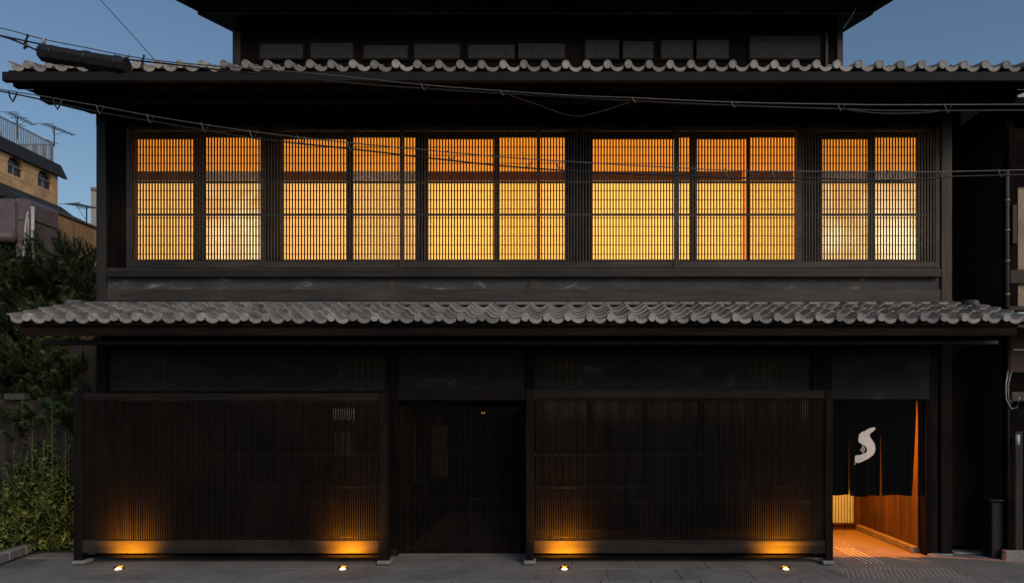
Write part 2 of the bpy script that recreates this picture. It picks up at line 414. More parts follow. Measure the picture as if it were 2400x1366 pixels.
hp('base_board', MB().pbox(249, 2206, 678, 707, DW-.025, .06, .004), M['grey_x'])

# ---- lattice panels of the second storey
stiles = [(296, 304), (610, 618), (936, 943), (1257, 1266), (1580, 1592), (1867, 1880), (2193, 2205)]
DL = DW - .02
sl_w, sl_d = .0203, .010
s_bot, s_top = Z_(613, DL), Z_(305, DL)
slat_me = MB().box(-sl_w/2, sl_w/2, 0, sl_d, s_bot, s_top).mesh('slat', M['grey_z'])
pitch = 6.99
px = 304 + 3.5
for k in range(6):
    a, b = stiles[k], stiles[k+1]
    off = .02 if k % 2 else 0
    D = DL + off
    mb = MB()
    mb.pbox(a[0] + (.0 if k == 0 else .6), a[1], 297, 627.5, D-.012, .05)
    if k == 5: mb.pbox(b[0], b[1], 297, 627.5, D-.012, .05)
    mb.pbox(a[1], b[0], 613, 627, D-.008, .045); mb.pbox(a[1], b[0], 297, 306, D-.008, .045)
    po = hp('lattice_panel', mb, M['grey_x'])
    for py in (427, 503):
        MB().pbox(a[1]-.2, b[0]+.2, py-2.6, py+2.6, D+.0125, .014).build('cross_rail', M['grey_x'], po)
    n = round((b[0]-a[1])/pitch) - 0
    stp = (b[0]-a[1])/n
    for i in range(n):
        xx = X_(a[1] + stp*(i+.5), D)
        link('slat', slat_me, po, (xx, D, 0))
# ---- sliding paper windows behind the lattice
DS = DW + .20
segs = [(318, 456, 'p'), (480, 610, 'm'), (661, 811, 'k'), (828, 975, 'm'), (1004, 1158, 'a'), (1168, 1323, 'b'), (1388, 1580, 'c'), (1592, 1616, 'c'),
        (1634, 1750, 'a'), (1758, 1865, 'b'), (1928, 2034, 'm'), (2048, 2150, 'm')]
pm = {'p': M['paper_peach'], 'm': M['paper_reflect'], 'k': M['paper_peach'], 'a': M['paper'], 'b': M['paper_b'], 'c': M['paper_c']}
for i, (a, b, k) in enumerate(segs):
    top = 326 if i % 2 == 0 else 322
    wo = hp('paper_window', MB().pbox(a-1, b+1, 424, 609, DS, .004), pm[k])
    MB().pbox(a-1, b+1, top, 401.5, DS, .004).build('upper_pane', M['paper_top'], wo)
    fr = MB()
    fr.pbox(a-7, a, top-8, 615, DS-.02, .03); fr.pbox(b, b+7, top-8, 615, DS-.02, .03)
    fr.pbox(a, b, top-8, top, DS-.02, .03); fr.pbox(a, b, 608, 615, DS-.02, .03)
    fr.build('frame', M['dark_z'], wo)
    MB().pbox(a-1, b+1, 402, 423.5, DS-.004, .008).build('transom', M['transom_reflect'] if k == 'm' else M['transom'], wo)
    for py in (345, 364, 383, 447, 468.5, 490, 511, 531, 552.5, 574, 595.5):
        MB().pbox(a, b, py-.75, py+.75, DS-.010, .008).build('muntin', M['transom'], wo)
for a, b in ((1740, 1750), (1860, 1865)): hp('post_shadow_strip', MB().pbox(a, b, 326, 609, DS-.012, .006), paper('orange_post_shadow', (.80, .52, .22), glow=(1, .5, .12), gs=.60))  # glowing orange strips stand in for a post's shadow on the panes
walls = [(296, 311), (463, 473), (617, 654), (818, 821), (982, 997), (1330, 1381), (1623, 1627), (1872, 1921), (2041, 2041.5), (2157, 2206)]
for a, b in walls:
    hp('inner_wall', MB().pbox(a-.5, b+.5, 297, 630, DS-.018, .08), M['soot_z'])
for xp in (989, 1897): hp('added_partition', MB().box(X_(xp, DS)-.03, X_(xp, DS)+.03, DS+.09, 12.2, 3.66, 6.32), M['room'])  # unseen walls added to keep the rooms' lamp colours apart
hp('inner_lintel', MB().pbox(296, 2206, 290, 318.5, DS-.035, .16), M['soot_x'])
hp('inner_sill', MB().pbox(296, 2206, 613, 650, DS-.025, .12), M['soot_x'])
# warm room lamps behind the paper windows; whiter ones support the painted reflections
PE, WH = (1, .65, .24), (1, .76, .44)
for xpx, zz, pw, yy, c in ((385, 4.55, 10, 10.5, PE), (545, 4.5, 16, 10.35, WH), (735, 4.5, 14, 10.5, PE), (900, 4.6, 18, 10.35, WH),
                        (1080, 4.45, 14, 10.5, AMBER), (1245, 4.45, 14, 10.5, AMBER), (1440, 4.45, 14, 10.5, AMBER), (1600, 4.45, 13, 10.5, AMBER),
                        (1760, 4.45, 14, 10.5, AMBER), (1985, 4.6, 18, 10.35, WH), (2100, 4.6, 17, 10.35, WH)):
    lamp('room_lamp', 'POINT', (X_(xpx, yy), yy, zz), pw, c, .14)

# ---- ground storey: posts, beams, plaster
for a, b, t in ((225, 248, 806), (905, 931, 806), (1232, 1252, 806), (1905, 1950, 806), (2178, 2205, 806), (2205, 2232, 806)):
    hp('post', MB().pbox(a, b, t, 1303 if a < 2000 else 1299, DW - (.04 if a != 2178 else .0), .16, .006), M['lat_z'])
hp('wall_beam', MB().pbox(248, 2178, 806, 818, DW-.0, .1), M['soot_x'])
for a, b in ((248, 905), (931, 1232), (1252, 1905), ):
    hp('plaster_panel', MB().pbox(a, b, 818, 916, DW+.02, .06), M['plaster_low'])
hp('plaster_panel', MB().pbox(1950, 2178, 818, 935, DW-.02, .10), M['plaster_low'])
hp('lintel', MB().pbox(931, 1232, 914, 938, DW-.02, .14, .006), M['rail'])
# wainscot and windows behind the screens
for a, b in ((248, 905), (1252, 1905)):
    n = 5
    hp('lower_wall', MB().pbox(a, b, 1180, 1303, DW+.03, .06), M['soot_x'])
    hp('window_rail', MB().pbox(a, b, 1172, 1182, DW-.01, .05), M['grey_x'])
    hp('window_rail', MB().pbox(a, b, 916, 930, DW+.0, .08), M['soot_x'])
    for i in range(n):
        p0, p1 = a + (b-a)*i/n, a + (b-a)*(i+1)/n
        g = hp('window_pane', MB().pbox(p0+6, p1-6, 930, 1172, DW+.06, .006), None)
        gm, gnt, gb = mat('dark_glass'); setb(gb, Base_Color=(.012, .012, .012, 1), Roughness=.08, Specular_IOR_Level=.5); g.data.materials.append(gm)
        MB().pbox(p0, p0+6, 930, 1172, DW+.03, .05).build('sash', M['soot_z'], g); MB().pbox(p1-6, p1, 930, 1172, DW+.03, .05).build('sash', M['soot_z'], g)
        MB().pbox(p0+6, p1-6, 1060, 1064, DW+.04, .02).build('sash', M['soot_x'], g)
hp('meter_box', MB().pbox(778, 830, 957, 985, DW-.06, .08, .01), plain('pale_box', (.30, .30, .29), .6))
hp('meter_box', MB().pbox(782, 828, 1012, 1068, DW-.05, .07, .01), plain('grey_box', (.10, .10, .10), .6))
hp('stone_footing', MB().pbox(2176, 2234, 1297, 1304, DW-.06, .2, .008), M['stone'])
hp('stone_footing', MB().pbox(248, 2000, 1300, 1306, DW+.0, .1, .006), M['stone'])

# ---- sliding gate between the screens
DG = DW + .12
go = hp('lattice_gate', MB().pbox(931, 960, 938, 1301, DG, .05).pbox(1222, 1234, 938, 1301, DG, .05).pbox(960, 1222, 938, 942, DG, .05).pbox(960, 1222, 957, 964, DG, .05)
        .pbox(960, 1222, 1283, 1301, DG, .05), M['soot_z'])
n = 48
gs = MB().box(-.008, .008, 0, .022, Z_(1284, DG), Z_(941, DG)).mesh('gate_slat', M['lat_z'])
for i in range(n):
    link('gate_slat', gs, go, (X_(960 + 262*(i+.5)/n, DG) + random.uniform(-.001, .001), DG+.004, 0))
for py in (1055, 1125, 1169):
    MB().pbox(960, 1222, py-2, py+2, DG+.027, .012).build('gate_rail', M['rail'], go)
# passage behind the gate, with a pale hanging blind
hp('passage_wall', MB().box(X_(925, DW), X_(925, DW)+.06, DG+.1, 13.5, 0, 2.6), M['soot_z'])
hp('passage_wall', MB().box(X_(1236, DW), X_(1236, DW)+.06, DG+.1, 13.5, 0, 2.6), M['soot_z'])
hp('passage_wall', MB().box(X_(925, DW), X_(1236, DW), 13.4, 13.5, 0, 2.6), M['soot_z'])
hp('passage_ceiling', MB().box(X_(925, DW), X_(1236, DW), DG+.1, 13.5, 2.6, 2.66), M['soot_y'])
hp('pale_blind', MB().pbox(1010, 1048, 995, 1118, 10.6, .02), M['paper_dim'])
hp('pale_blind', MB().pbox(966, 975, 1000, 1135, 10.0, .02), M['paper_dim'])
lamp('passage_lamp', 'POINT', (X_(1080, 12), 12.2, 2.1), 2.6, (1, .70, .45), .05)
MB().tube([P(1132, 967, 12.0) + Vector((-.05, 0, 0)), P(1132, 967, 12.0) + Vector((.05, 0, 0))], .014, 8).build('passage_light', emis('passage_lens', (1, .5, .12), .45), house)

# ---- entrance: passage with cedar wall, concrete skirting and lit lattice at the end
EX = 5.06; EY = 11.18
hp('entrance_wall', MB().box(EX + .03, EX+.12, DW-.03, EY+.2, .0, 2.2), M['soot_z'])
y = DW + .12
while y < EY:
    hp('wall_plank', MB().box(EX, EX+.028, y+.0015, min(y+.118, EY)-.0015, .10, 2.58, .003), M['cedar']); y += .12
hp('skirting', MB().box(EX-.07, EX+.029, DW+.12, EY-.02, .0, .095, .006), M['stone'])
hp('entrance_ceiling', MB().box(2.9, EX+.1, DW+.1, EY+.8, 2.58, 2.64), M['soot_y'])
hp('entrance_wall', MB().box(2.9, 3.0, DW+.1, EY+.8, .0, 2.6), M['soot_z'])
endz0 = Z_(1225, EY)
eo = hp('glowing_screen', MB().box(3.0, X_(2003, EY), EY+.03, EY+.034, endz0-.0, 2.2), M['paper'])
MB().box(3.0, X_(2004, EY), EY-.012, EY+.028, .0, .022).box(3.0, X_(2004, EY), EY-.012, EY+.028, endz0-.02, endz0+.004).box(X_(2003, EY), X_(2013, EY), EY-.03, EY+.04, 0, 2.58).build('frame', M['cedar'], eo)
MB().box(3.0, X_(2003, EY), EY+.03, EY+.04, .022, endz0).build('lower_panel', M['cedar'], eo)
MB().box(3.0, X_(2003, EY), EY+.03, EY+.04, 2.2, 2.58).build('lower_panel', M['soot_x'], eo)
MB().box(X_(2013, EY), EX+.03, EY, EY+.04, 0, 2.58).build('lower_panel', M['soot_z'], eo)
es = MB().box(-.0058, .0058, 0, .02, .022, 2.2).mesh('slat', M['cedar_dark'])
xx = X_(2003, EY) - .014
while xx > 3.9:
    link('screen_slat', es, eo, (xx, EY - .002, 0)); xx -= .0262
for zz in (1.0, 1.6):
    MB().box(3.0, X_(2003, EY), EY+.0185, EY+.028, zz, zz+.02).build('cross_rail', M['cedar'], eo)
lamp('screen_lamp', 'AREA', (4.4, EY+.6, 1.1), 18, (1, .5, .07), 1.2, None, (0, -1, 0))
hp('entrance_back', MB().box(2.9, EX+.1, EY+.8, EY+.86, 0, 2.6), M['room'])
lamp('entrance_lamp', 'SPOT', (4.25, 9.42, 2.52), 780, (1, .235, .004), .06, None, (.36, .55, -1), spot_size=R(118), spot_blend=.7)

# ------------------------------------------------------------------ curtain over the entrance
DN = DW + .0
noren = thing('door_curtain', 'black split door curtain with pale brush mark over the entrance', 'curtain', (X_(2060, DN), DN, .86))
def fold(px, t, ph): return .012*math.sin(px*.16 + ph)*t + .006*math.sin(px*.41 + ph*2)*t
def cloth(a0, b0, a1, b1, y0, y1, ph, D=DN):
    mb = MB(); nx, nz = 40, 16; vs = []
    for j in range(nz+1):
        t = j/nz; py = y0 + (y1-y0)*t; q = max(0, (t-.15)/.85)**1.2; a = a0 + (a1-a0)*q; b = b0 + (b1-b0)*q
        for i in range(nx+1):
            px = a + (b-a)*i/nx
            p = P(px, py + 1.5*math.sin(px*.1+ph)*t, D); p.y += fold(px, t, ph); vs.append(p)
    fs = [(j*(nx+1)+i, j*(nx+1)+i+1, (j+1)*(nx+1)+i+1, (j+1)*(nx+1)+i) for j in range(nz) for i in range(nx)]
    return mb.add(vs, fs, True)
cloth(1948, 1990, 1948, 1987.5, 936, 1159, 0).build('cloth_panel', M['cloth'], noren)
cloth(1989, 2064.3, 1991.5, 2060.5, 936, 1162, 1).build('cloth_panel', M['cloth'], noren)
cloth(2063.3, 2147, 2066.5, 2137, 936, 1160, 2.2).build('cloth_panel', M['cloth'], noren)
cloth(2154, 2180, 2153, 2180, 936, 1161, 3).build('cloth_panel', M['cloth'], noren)
MB().tube([P(1948, 937, DN+.02), P(2180, 937, DN+.02)], .012, 8).build('rod', M['dark_x'], noren)
S = [(383,297),(386,309),(374,319),(360,328),(345,345),(350,365),(365,385),(380,410),(386,440),(382,466),(365,490),(340,508),(310,522),(290,532),(265,539),(248,536),(245,510),(250,488),
     (275,487),(300,478),(319,468),(328,450),(320,430),(300,415),(285,408),(270,395),(268,375),(272,345),(290,330),(315,318),(345,302),(370,296)]
def brush(poly, name='brush_mark'):
    pts = []
    n = len(poly)
    for i in range(n):                       # ragged dry-brush edge
        a, b = poly[i], poly[(i+1) % n]
        for k in range(3):
            t = k/3; pts.append((a[0]+(b[0]-a[0])*t + (random.uniform(-2.2, 2.2) if k else 0), a[1]+(b[1]-a[1])*t + (random.uniform(-2.2, 2.2) if k else 0)))
    vs = []
    for x, y in pts:
        px, py = 1920 + x/2.932, 900 + y/2.932
        q = P(px, py, DN); q.y += fold(px, (py-936)/226, 1) - .009; vs.append(q)
    m = len(vs); back = [v + Vector((0, .0015, 0)) for v in vs]
    return MB().add(vs + back, [tuple(range(m)), tuple(range(2*m-1, m-1, -1))] + [(i, i+m, (i+1) % m+m, (i+1) % m) for i in range(m)]).build(name, M['mark'], noren)
brush(S)
for k, (dx, t0, t1) in enumerate(((0, .0, 1), (9, .1, .8), (17, .3, .75), (27, .45, .7))):   # streaks left by dry bristles
    c = []
    for i in range(7):
        t = t0 + (t1-t0)*i/6; ang = R(-58 + 116*t)
        c.append((300 - dx*.9 + 22*math.cos(ang) - 14, 446 + 34*math.sin(ang)))
    lft = [(x-1.6, y) for x, y in c]; rgt = [(x+1.9, y) for x, y in c]
    brush(rgt + lft[::-1], 'brush_streak')
brush([(243, 543), (250, 541), (248, 546), (241, 550)], 'brush_streak')

# ------------------------------------------------------------------ lattice screens in front of the ground storey
DF = F * H / (1322 - HY)
SG = 'low lattice screens along the house front'
def screen(xa, xb, pl, pr, ytop, label, ret):
    base = (X_((xa+xb)/2, DF), DF, 0)
    t = thing('lattice_screen', label, 'lattice screen', base, SG)
    yt = ytop
    for (a, b) in (pl, pr):
        MB().pbox(a, b, yt, 1313, DF-.03, .11, .006).build('post', M['lat_z'], t)
        MB().pbox(a-5, b+5, 1314, 1322.5, DF-.07, .18, .01).build('foot_stone', M['stone'], t)
    a, b = pl[1], pr[0]
    MB().pbox(a, b, yt+1, yt+20, DF-.015, .075, .006).build('top_rail', M['rail'], t)
    MB().pbox(a, b, 1265, 1296, DF-.02, .07, .008).build('bottom_rail', M['rail_low'], t)
    for py in (yt+23, 1065, 1142, 1260):
        MB().pbox(a, b, py-2.2, py+2.2, DF+.0125, .014).build('cross_rail', M['rail_pale'], t)
    n = round((b-a)/5.3)
    me = MB().box(-.0085, .0085, 0, .02, Z_(1266, DF), Z_(yt+19, DF)).mesh('slat', M['lat_z'])
    for i in range(n):
        link('slat', me, t, (X_(a + (b-a)*(i+.5)/n, DF) + random.uniform(-.001, .001), DF - .0095 + random.uniform(-.001, .001), 0))
    # short wing back to the wall
    xw = X_(ret, DF)
    MB().box(xw-.03, xw+.03, DF+.09, DW-.06, .14, Z_(yt+20, DF)).build('side_wing', M['soot_y'], t)
    # stretcher under the screen
    MB().pbox(a, b, 1300, 1306, DF+.1, .05).build('stretcher', M['soot_x'], t)
    return t
screen(190, 890, (172, 192), (888, 910), 920, 'long dark lattice screen by the weeds, left of the gate', 900)
screen(1250, 1936, (1232, 1250), (1935, 1953), 913, 'long dark lattice screen between the gate and the curtained entrance', 1242)

# ------------------------------------------------------------------ recessed uplights in the pavement
DU = F * H / (1334 - HY)
for px, lab in ((277, 'round recessed uplight in the pavement nearest the weeds'), (803, 'round recessed uplight at the gate end of the left screen'),
                (1323, 'round recessed uplight just right of the gate'), (1842, 'round recessed uplight nearest the curtained entrance')):
    x = X_(px, DU)
    t = thing('ground_light', lab, 'ground light', (x, DU, 0), 'uplights glowing in the pavement')
    n = 20; vs = []
    for r, z in ((.062, .001), (.062, .007), (.040, .009), (.034, .004)): vs += [(x + r*math.cos(2*math.pi*k/n), DU + r*math.sin(2*math.pi*k/n), z) for k in range(n)]
    MB().add(vs, [(j*n+k, j*n+(k+1) % n, (j+1)*n+(k+1) % n, (j+1)*n+k) for j in range(3) for k in range(n)]).build('rim', M['steel'], t)
    vs = []
    for j in range(5):
        a = j/4*R(80); r = .034*math.cos(a); vs += [(x + r*math.cos(2*math.pi*k/n), DU + r*math.sin(2*math.pi*k/n), .004 + .022*math.sin(a)) for k in range(n)]
    MB().add(vs, [(j*n+k, j*n+(k+1) % n, (j+1)*n+(k+1) % n, (j+1)*n+k) for j in range(4) for k in range(n)] + [tuple(4*n+k for k in range(n))], True).build('lens', M['lens'], t)
    m = 12; vs = []
    for z in (.006, .036):
        for r in (.056, .059): vs += [(x + r*math.sin(R(-85 + 170*k/m)), DU + r*math.cos(R(-85 + 170*k/m)), z) for k in range(m+1)]
    q = m + 1; fs = []
    for k in range(m): fs += [(k, k+1, 2*q+k+1, 2*q+k), (q+k+1, q+k, 3*q+k, 3*q+k+1), (2*q+k, 2*q+k+1, 3*q+k+1, 3*q+k)]
    MB().add(vs, fs).build('added_light_stop', M['light_stop'], t)  # added arc, blocks the spot's streak across the ground
    lamp('uplight', 'SPOT', (x, DU + .005, .029), 235, (1, .34, .004), .012, t, (0, .87, .50), spot_size=R(120), spot_blend=.9)

# ------------------------------------------------------------------ tactile paving at the entrance
tp = MB(); 
tg = thing('tactile_strip', 'metal tactile studs and bars leading into the entrance', 'tactile paving', (X_(2050, 8.7), 8.7, 0))
def stud(mb, x, y, r=.011):
    n = 6; vs = [(x + r*math.cos(k*math.pi/3), y + r*math.sin(k*math.pi/3), .002) for k in range(n)] + [(x + r*.55*math.cos(k*math.pi/3), y + r*.55*math.sin(k*math.pi/3), .008) for k in range(n)]
    mb.add(vs, [(k, (k+1) % n, n+(k+1) % n, n+k) for k in range(n)] + [tuple(range(n, 2*n))])
def gy(py): return F*H/(py-HY)
sm = MB()
def stud_field(ya, yb, xf0, xf1, st=.062):
    y = ya; k = 0
    while y < yb:
        x = xf0(y) + (st/2 if k % 2 else 0)
        while x < xf1(y): stud(sm, x, y, .010); x += st
        y += .092; k += 1
stud_field(gy(1352), gy(1334), lambda y: X_(1978, gy(1345)), lambda y: X_(2258, gy(1345)))
stud_field(gy(1332), gy(1321), lambda y: 4.02, lambda y: 4.33)
stud_field(gy(1280), gy(1262), lambda y: 3.9, lambda y: 4.33)
so = sm.build('stud', plain('worn_stud', (.42, .40, .37), .45, .2), tg); so['kind'] = 'stuff'
for k in range(4):
    x = 4.03 + k*.0745 + .0
    MB().box(x-.009, x+.009, gy(1319.5), gy(1283.5), .001, .008, .002).build('bar', plain('pale_tactile_bar', (.8, .76, .66), .5), tg)

# ------------------------------------------------------------------ third storey (set back)
D3 = 12.9
hp('wall', MB().pbox(545, 1975, 74, 240, D3+.05, .1), M['soot_x'])
hp('corner_post', MB().pbox(545, 563, 74, 200, D3, .16), M['dark_z'])
hp('corner_post', MB().pbox(1963, 1976, 74, 200, D3, .16), M['dark_z'])
hp('corner_post', MB().pbox(1935, 1941, 74, 200, D3, .1), M['dark_z'])
for a, b, t in ((608,710,101),(727,828,99),(852,956,104),(970,1078,101),(1097,1207,103),(1215,1325,100),(1372,1452,92),(1460,1533,95),(1550,1625,93),(1633,1710,92),(1758,1925,83)):
    o = hp('top_window', MB().pbox(a, b, t, 137, D3+.03, .02), M['blind'] if 'blind' in M else M.setdefault('blind', plain('pale_blind', (.036, .036, .034), .9, 0, .1)))
    fr = MB(); fr.pbox(a-6, a, t-5, 142, D3+.01, .04).pbox(b, b+6, t-5, 142, D3+.01, .04).pbox(a, b, t-5, t, D3+.01, .04).pbox(a, b, 137, 142, D3+.01, .04)
    fr.build('frame', M['soot_x'], o)
DE3 = 12.45
zs3 = 9.70
def slope_slab(pxa, pxb, ya, yb, z0, th, k=.33):
    xa, xb = X_(pxa, DE3), X_(pxb, DE3); za, zb = z0 + (ya-DE3)*k, z0 + (yb-DE3)*k
    return MB().add([(xa, ya, za), (xb, ya, za), (xb, yb, zb), (xa, yb, zb), (xa, ya, za+th), (xb, ya, za+th), (xb, yb, zb+th), (xa, yb, zb+th)],
        [(0,3,2,1),(4,5,6,7),(0,1,5,4),(1,2,6,5),(2,3,7,6),(3,0,4,7)])
hp('soffit', slope_slab(463, 2046, DE3, 17.2, zs3, .08), M['soot_x'])
hp('fascia_board', slope_slab(459, 2050, DE3-.06, 17.2, zs3+.09, .05), M['soot_x'])
hp('eave_batten', slope_slab(446, 2062, DE3-.12, 17.2, zs3+.15, .06), M['soot_x'])
hp('top_roof', slope_slab(424, 2084, DE3-.2, 17.2, zs3+.22, .2), M['soot_x'])
hp('wall', MB().box(XL+.05, XR-.05, D3+.06, D3+.16, 8.5, zs3+.2), M['soot_x'])
hp('drop_pipe', MB().tube([P(2003, -8, DE3+.02), P(2006, 20, DE3+.02), P(1998, 35, 12.1), P(1978, 66, 12.85)], .012, 6), M['metal'])

# ------------------------------------------------------------------ overhead cables
DC = 6.0
def smooth(pts, n=8):
    out = []
    p = [pts[0]] + pts + [pts[-1]]
    for i in range(1, len(p)-2):
        for k in range(n):
            t = k/n; q = []
            for d in (0, 1):
                a, b, c, e = p[i-1][d], p[i][d], p[i+1][d], p[i+2][d]
                q.append(.5*((2*b) + (-a+c)*t + (2*a-5*b+4*c-e)*t*t + (-a+3*b-3*c+e)*t**3))
            out.append(tuple(q))
    return out + [pts[-1]]
def cable(name, pts, r, m, label, D=DC, parent=None):
    pp = smooth(pts, 6)
    mb = MB().tube([P(x, y, D) for x, y in pp], r, 6)
    o = mb.build(name, m, parent)
    if label: tag(o, label, 'cable', 'overhead cables crossing the house front')
    return o
up_s = [(-1200, -175), (-160, 34), (0, 66), (100, 92), (200, 112), (300, 132), (400, 146), (545, 158), (750, 174), (1000, 200), (1300, 222), (1490, 230), (1720, 240), (1970, 245), (2220, 246), (3400, 240)]
up_c = [(-1200, -157), (-160, 52), (0, 84), (95, 104), (200, 124), (300, 140), (400, 151), (520, 165), (753, 189), (867, 199), (993, 208), (1200, 221), (1490, 237), (1722, 248), (1970, 256), (2221, 260), (3400, 252)]
lo_s = [(-1200, 75), (-160, 192), (0, 210), (225, 248), (370, 275), (600, 310), (820, 335), (1000, 352), (1200, 370), (1400, 383), (1600, 394), (1720, 400), (1860, 402), (2100, 402), (2300, 401), (3400, 372)]
lo_c = [(-1200, 72), (-160, 194), (0, 214), (225, 262), (370, 287), (600, 325), (820, 349), (1000, 370), (1200, 391), (1400, 404), (1600, 412), (1720, 417), (1860, 417), (2020, 422), (2100, 423), (2200, 417), (2350, 411), (3400, 390)]
def at(pts, x):
    for (a, ya), (b, yb) in zip(pts, pts[1:]):
        if a <= x <= b: return ya + (yb-ya)*(x-a)/(b-a)
    return pts[-1][1]
cb_us = cable('support_strand', up_s, .0048, M['strand'], 'upper pale steel strand sloping below the top roof tiles')
cb_uc = cable('overhead_cable', up_c, .0075, M['cable'], 'black cable hung under the upper strand, below the top roof tiles', DC+.02)
cb_ls = cable('support_strand', lo_s, .0048, M['strand'], 'lower pale steel strand crossing in front of the glowing windows')
cb_lc = cable('overhead_cable', lo_c, .0070, M['cable'], 'black cable hung under the lower strand, across the glowing windows', DC+.02)
cable('overhead_cable', [(-1200, -130), (-160, 52), (0, 84), (90, 120), (120, 132)], .009, M['cable'], 'black cable entering the splice case from the left edge', DC+.02)
cable('overhead_cable', [(1190, 222), (1260, 246), (1340, 272), (1400, 264), (1475, 240)], .004, M['cable'], 'thin slack cable loop sagging below the upper strand', DC+.01)
cable('overhead_cable', [(1985, 258), (2060, 266), (2140, 266), (2200, 262)], .006, M['cable'], 'short slack cable below the upper strand near the right corner post', DC+.01)
cable('overhead_cable', [(215, -20), (235, 0), (350, 127), (358, 138)], .0035, M['cable'], 'single thin wire running up from the strand into the sky', DC)
def hanger(cab, x, top, bot, w=16, drop=0):
    yt = at(top, x); yt2 = at(top, x+w*1.2); yb = at(bot, x+w*.6) + 3 + drop
    MB().tube([P(x, yt-3, DC-.012), P(x+w*.15, yt+2, DC-.012), P(x+w*.55, yb, DC-.006), P(x+w*.72, yb+1, DC-.006)], .0045, 5).tube([P(x+w*.72, yb, DC+.034), P(x+w*1.2, yt2-2, DC+.012)], .0035, 5).build('hanger', M['strand'], cab)
for x in (985, 1170, 1480, 1712, 1962, 2212): hanger(cb_us, x, up_s, up_c)
for x in (224, 342, 470, 583, 696, 812, 1048, 1228, 1302, 1698, 1808, 1945, 2080, 2200, 2338): hanger(cb_ls, x, lo_s, lo_c)
for x in (20, 125):
    MB().tube([P(x, at(lo_s, x), DC), P(x+3, at(lo_s, x)+14, DC), P(x+10, at(lo_s, x)+26, DC), P(x+16, at(lo_s, x)+14, DC), P(x+20, at(lo_s, x)+4, DC)], .007, 6).build('hanger_loop', M['cable'], cb_lc)
MB().tube([P(338, 130, DC), P(334, 142, DC), P(333, 158, DC), P(334, 165, DC)], .012, 6).build('hanger', M['cable'], cb_us)
MB().tube([P(66, 82, DC), P(60, 98, DC), P(60, 112, DC), P(56, 115, DC)], .014, 6).build('hanger', M['cable'], cb_us)
# splice case
sc_t = thing('splice_case', 'black cable splice case hanging over the left roof end', 'splice case', P(197, 140, DC))
pA, pB = P(93, 124, DC+.03), P(298, 156, DC+.03)
d = (pB - pA)
st = [(0, .045), (.03, .075), (.09, .083), (.16, .078), (.165, .082), (.4, .080), (.405, .075), (.6, .078), (.88, .078), (.93, .082), (1.0, .070)]
cs = MB().tube([pA + d*t for t, r in st], [r for t, r in st], 8); cs.sm = [False]*len(cs.sm); cs.build('case', M['cable'], sc_t)
for t in (.17, .55, .9): MB().tube([pA + d*(t-.012), pA + d*(t+.012)], .086, 8).build('clamp_band', M['black'], sc_t)
for t, x in ((.05, 100), (.97, 300)):
    q = pA + d*t
    MB().tube([q + Vector((0, 0, .06)), P(x+2, at(up_s, x)-2, DC)], .014, 6).build('hook', M['steel'], sc_t)

# ------------------------------------------------------------------ neighbour house on the right
DR = 8.9; RX = X_(2364, DR)
nb = thing('neighbour_house', 'dark neighbouring house with ribbed metal side and beige plaster, right edge', 'house', (RX + .5, DR, 0))
mb = MB(); pts = []; y = DR + .1
while y < 15: pts += [(RX-.012, y), (RX-.012, y+.025), (RX+.010, y+.038), (RX+.010, y+.063)]; y += .076
vs = [(a, b, 0) for a, b in pts] + [(a, b, 6.2) for a, b in pts]; n = len(pts)
MB().add(vs, [(i, i+1, n+i+1, n+i) for i in range(n-1)]).build('ribbed_wall', M.setdefault('rib', plain('brown_ribbed_metal', (.022, .018, .016), .7, 0, .15)), nb)
MB().box(RX+.02, RX+.12, DR+.08, 15, 0, 6.2).build('side_wall', M['soot_z'], nb)
MB().pbox(2364, 2386, 300, 735, DR-.02, .14, .008).build('post', M['soot_z'], nb)
beige = stained('beige_plaster', (.26, .19, .13), (.36, .27, .19), (.42, .33, .24), 3, .85, grain=50)
MB().pbox(2386, 2900, 436, 632, DR+.03, .05).build('plaster_panel', beige, nb)
MB().pbox(2386, 2900, 664, 717, DR+.03, .05).build('plaster_panel', beige, nb)
MB().pbox(2368, 2900, 632, 664, DR-.03, .12, .006).build('beam', M['dark_x'], nb)
MB().pbox(2366, 2900, 717, 728, DR-.05, .14, .006).build('sill', M['dark_x'], nb)
MB().pbox(2366, 2900, 300, 436, DR+.0, .1).build('upper_wall', M['soot_x'], nb)
MB().pbox(2374, 2384, 480, 570, DR-.06, .03).build('meter_pipe', M['dark_z'], nb)
MB().add([P(2366, 735, DR+.1), P(2900, 735, DR+.1), P(2900, 752, 8.3), P(2376, 752, 8.3), P(2366, 740, DR+.1), P(2900, 740, DR+.1), P(2900, 758, 8.3), P(2376, 758, 8.3)],
   [(0,3,2,1),(4,5,6,7),(0,1,5,4),(1,2,6,5),(2,3,7,6),(3,0,4,7)]).build('pent_roof', M['metal'], nb)
MB().tube([P(2900, 770, 8.3), P(2385, 768, 8.3), P(2376, 762, 8.32), P(2372, 745, 8.4)], .03, 8).build('gutter', M['black'], nb)
red = stained('red_brown_panel', (.05, .022, .018), (.075, .034, .028), (.09, .05, .04), 3, .6)
for a, b in ((771, 818), (819.5, 872)): MB().pbox(2368, 2900, a, b, DR+.0, .06, .004).build('wall_panel', red, nb)
MB().pbox(2364, 2900, 872, 1010, DR+.02, .05).build('lower_wall', M['soot_x'], nb)
for k in range(29):
    MB().pbox(2362+k*18, 2379.4+k*18, 1010, 1300, DR+.02, .03, .003).build('wall_plank', M['dark_z'] if k % 2 else M['soot_z'], nb)
MB().pbox(2358, 2900, 1290, 1316, DR-.04, .1, .01).build('stone_footing', M['stone'], nb)
dp = MB().tube([P(2361, 400, DR-.07), P(2361, 742, DR-.07)], .024, 10).build('downpipe', M['pipe'], nb)
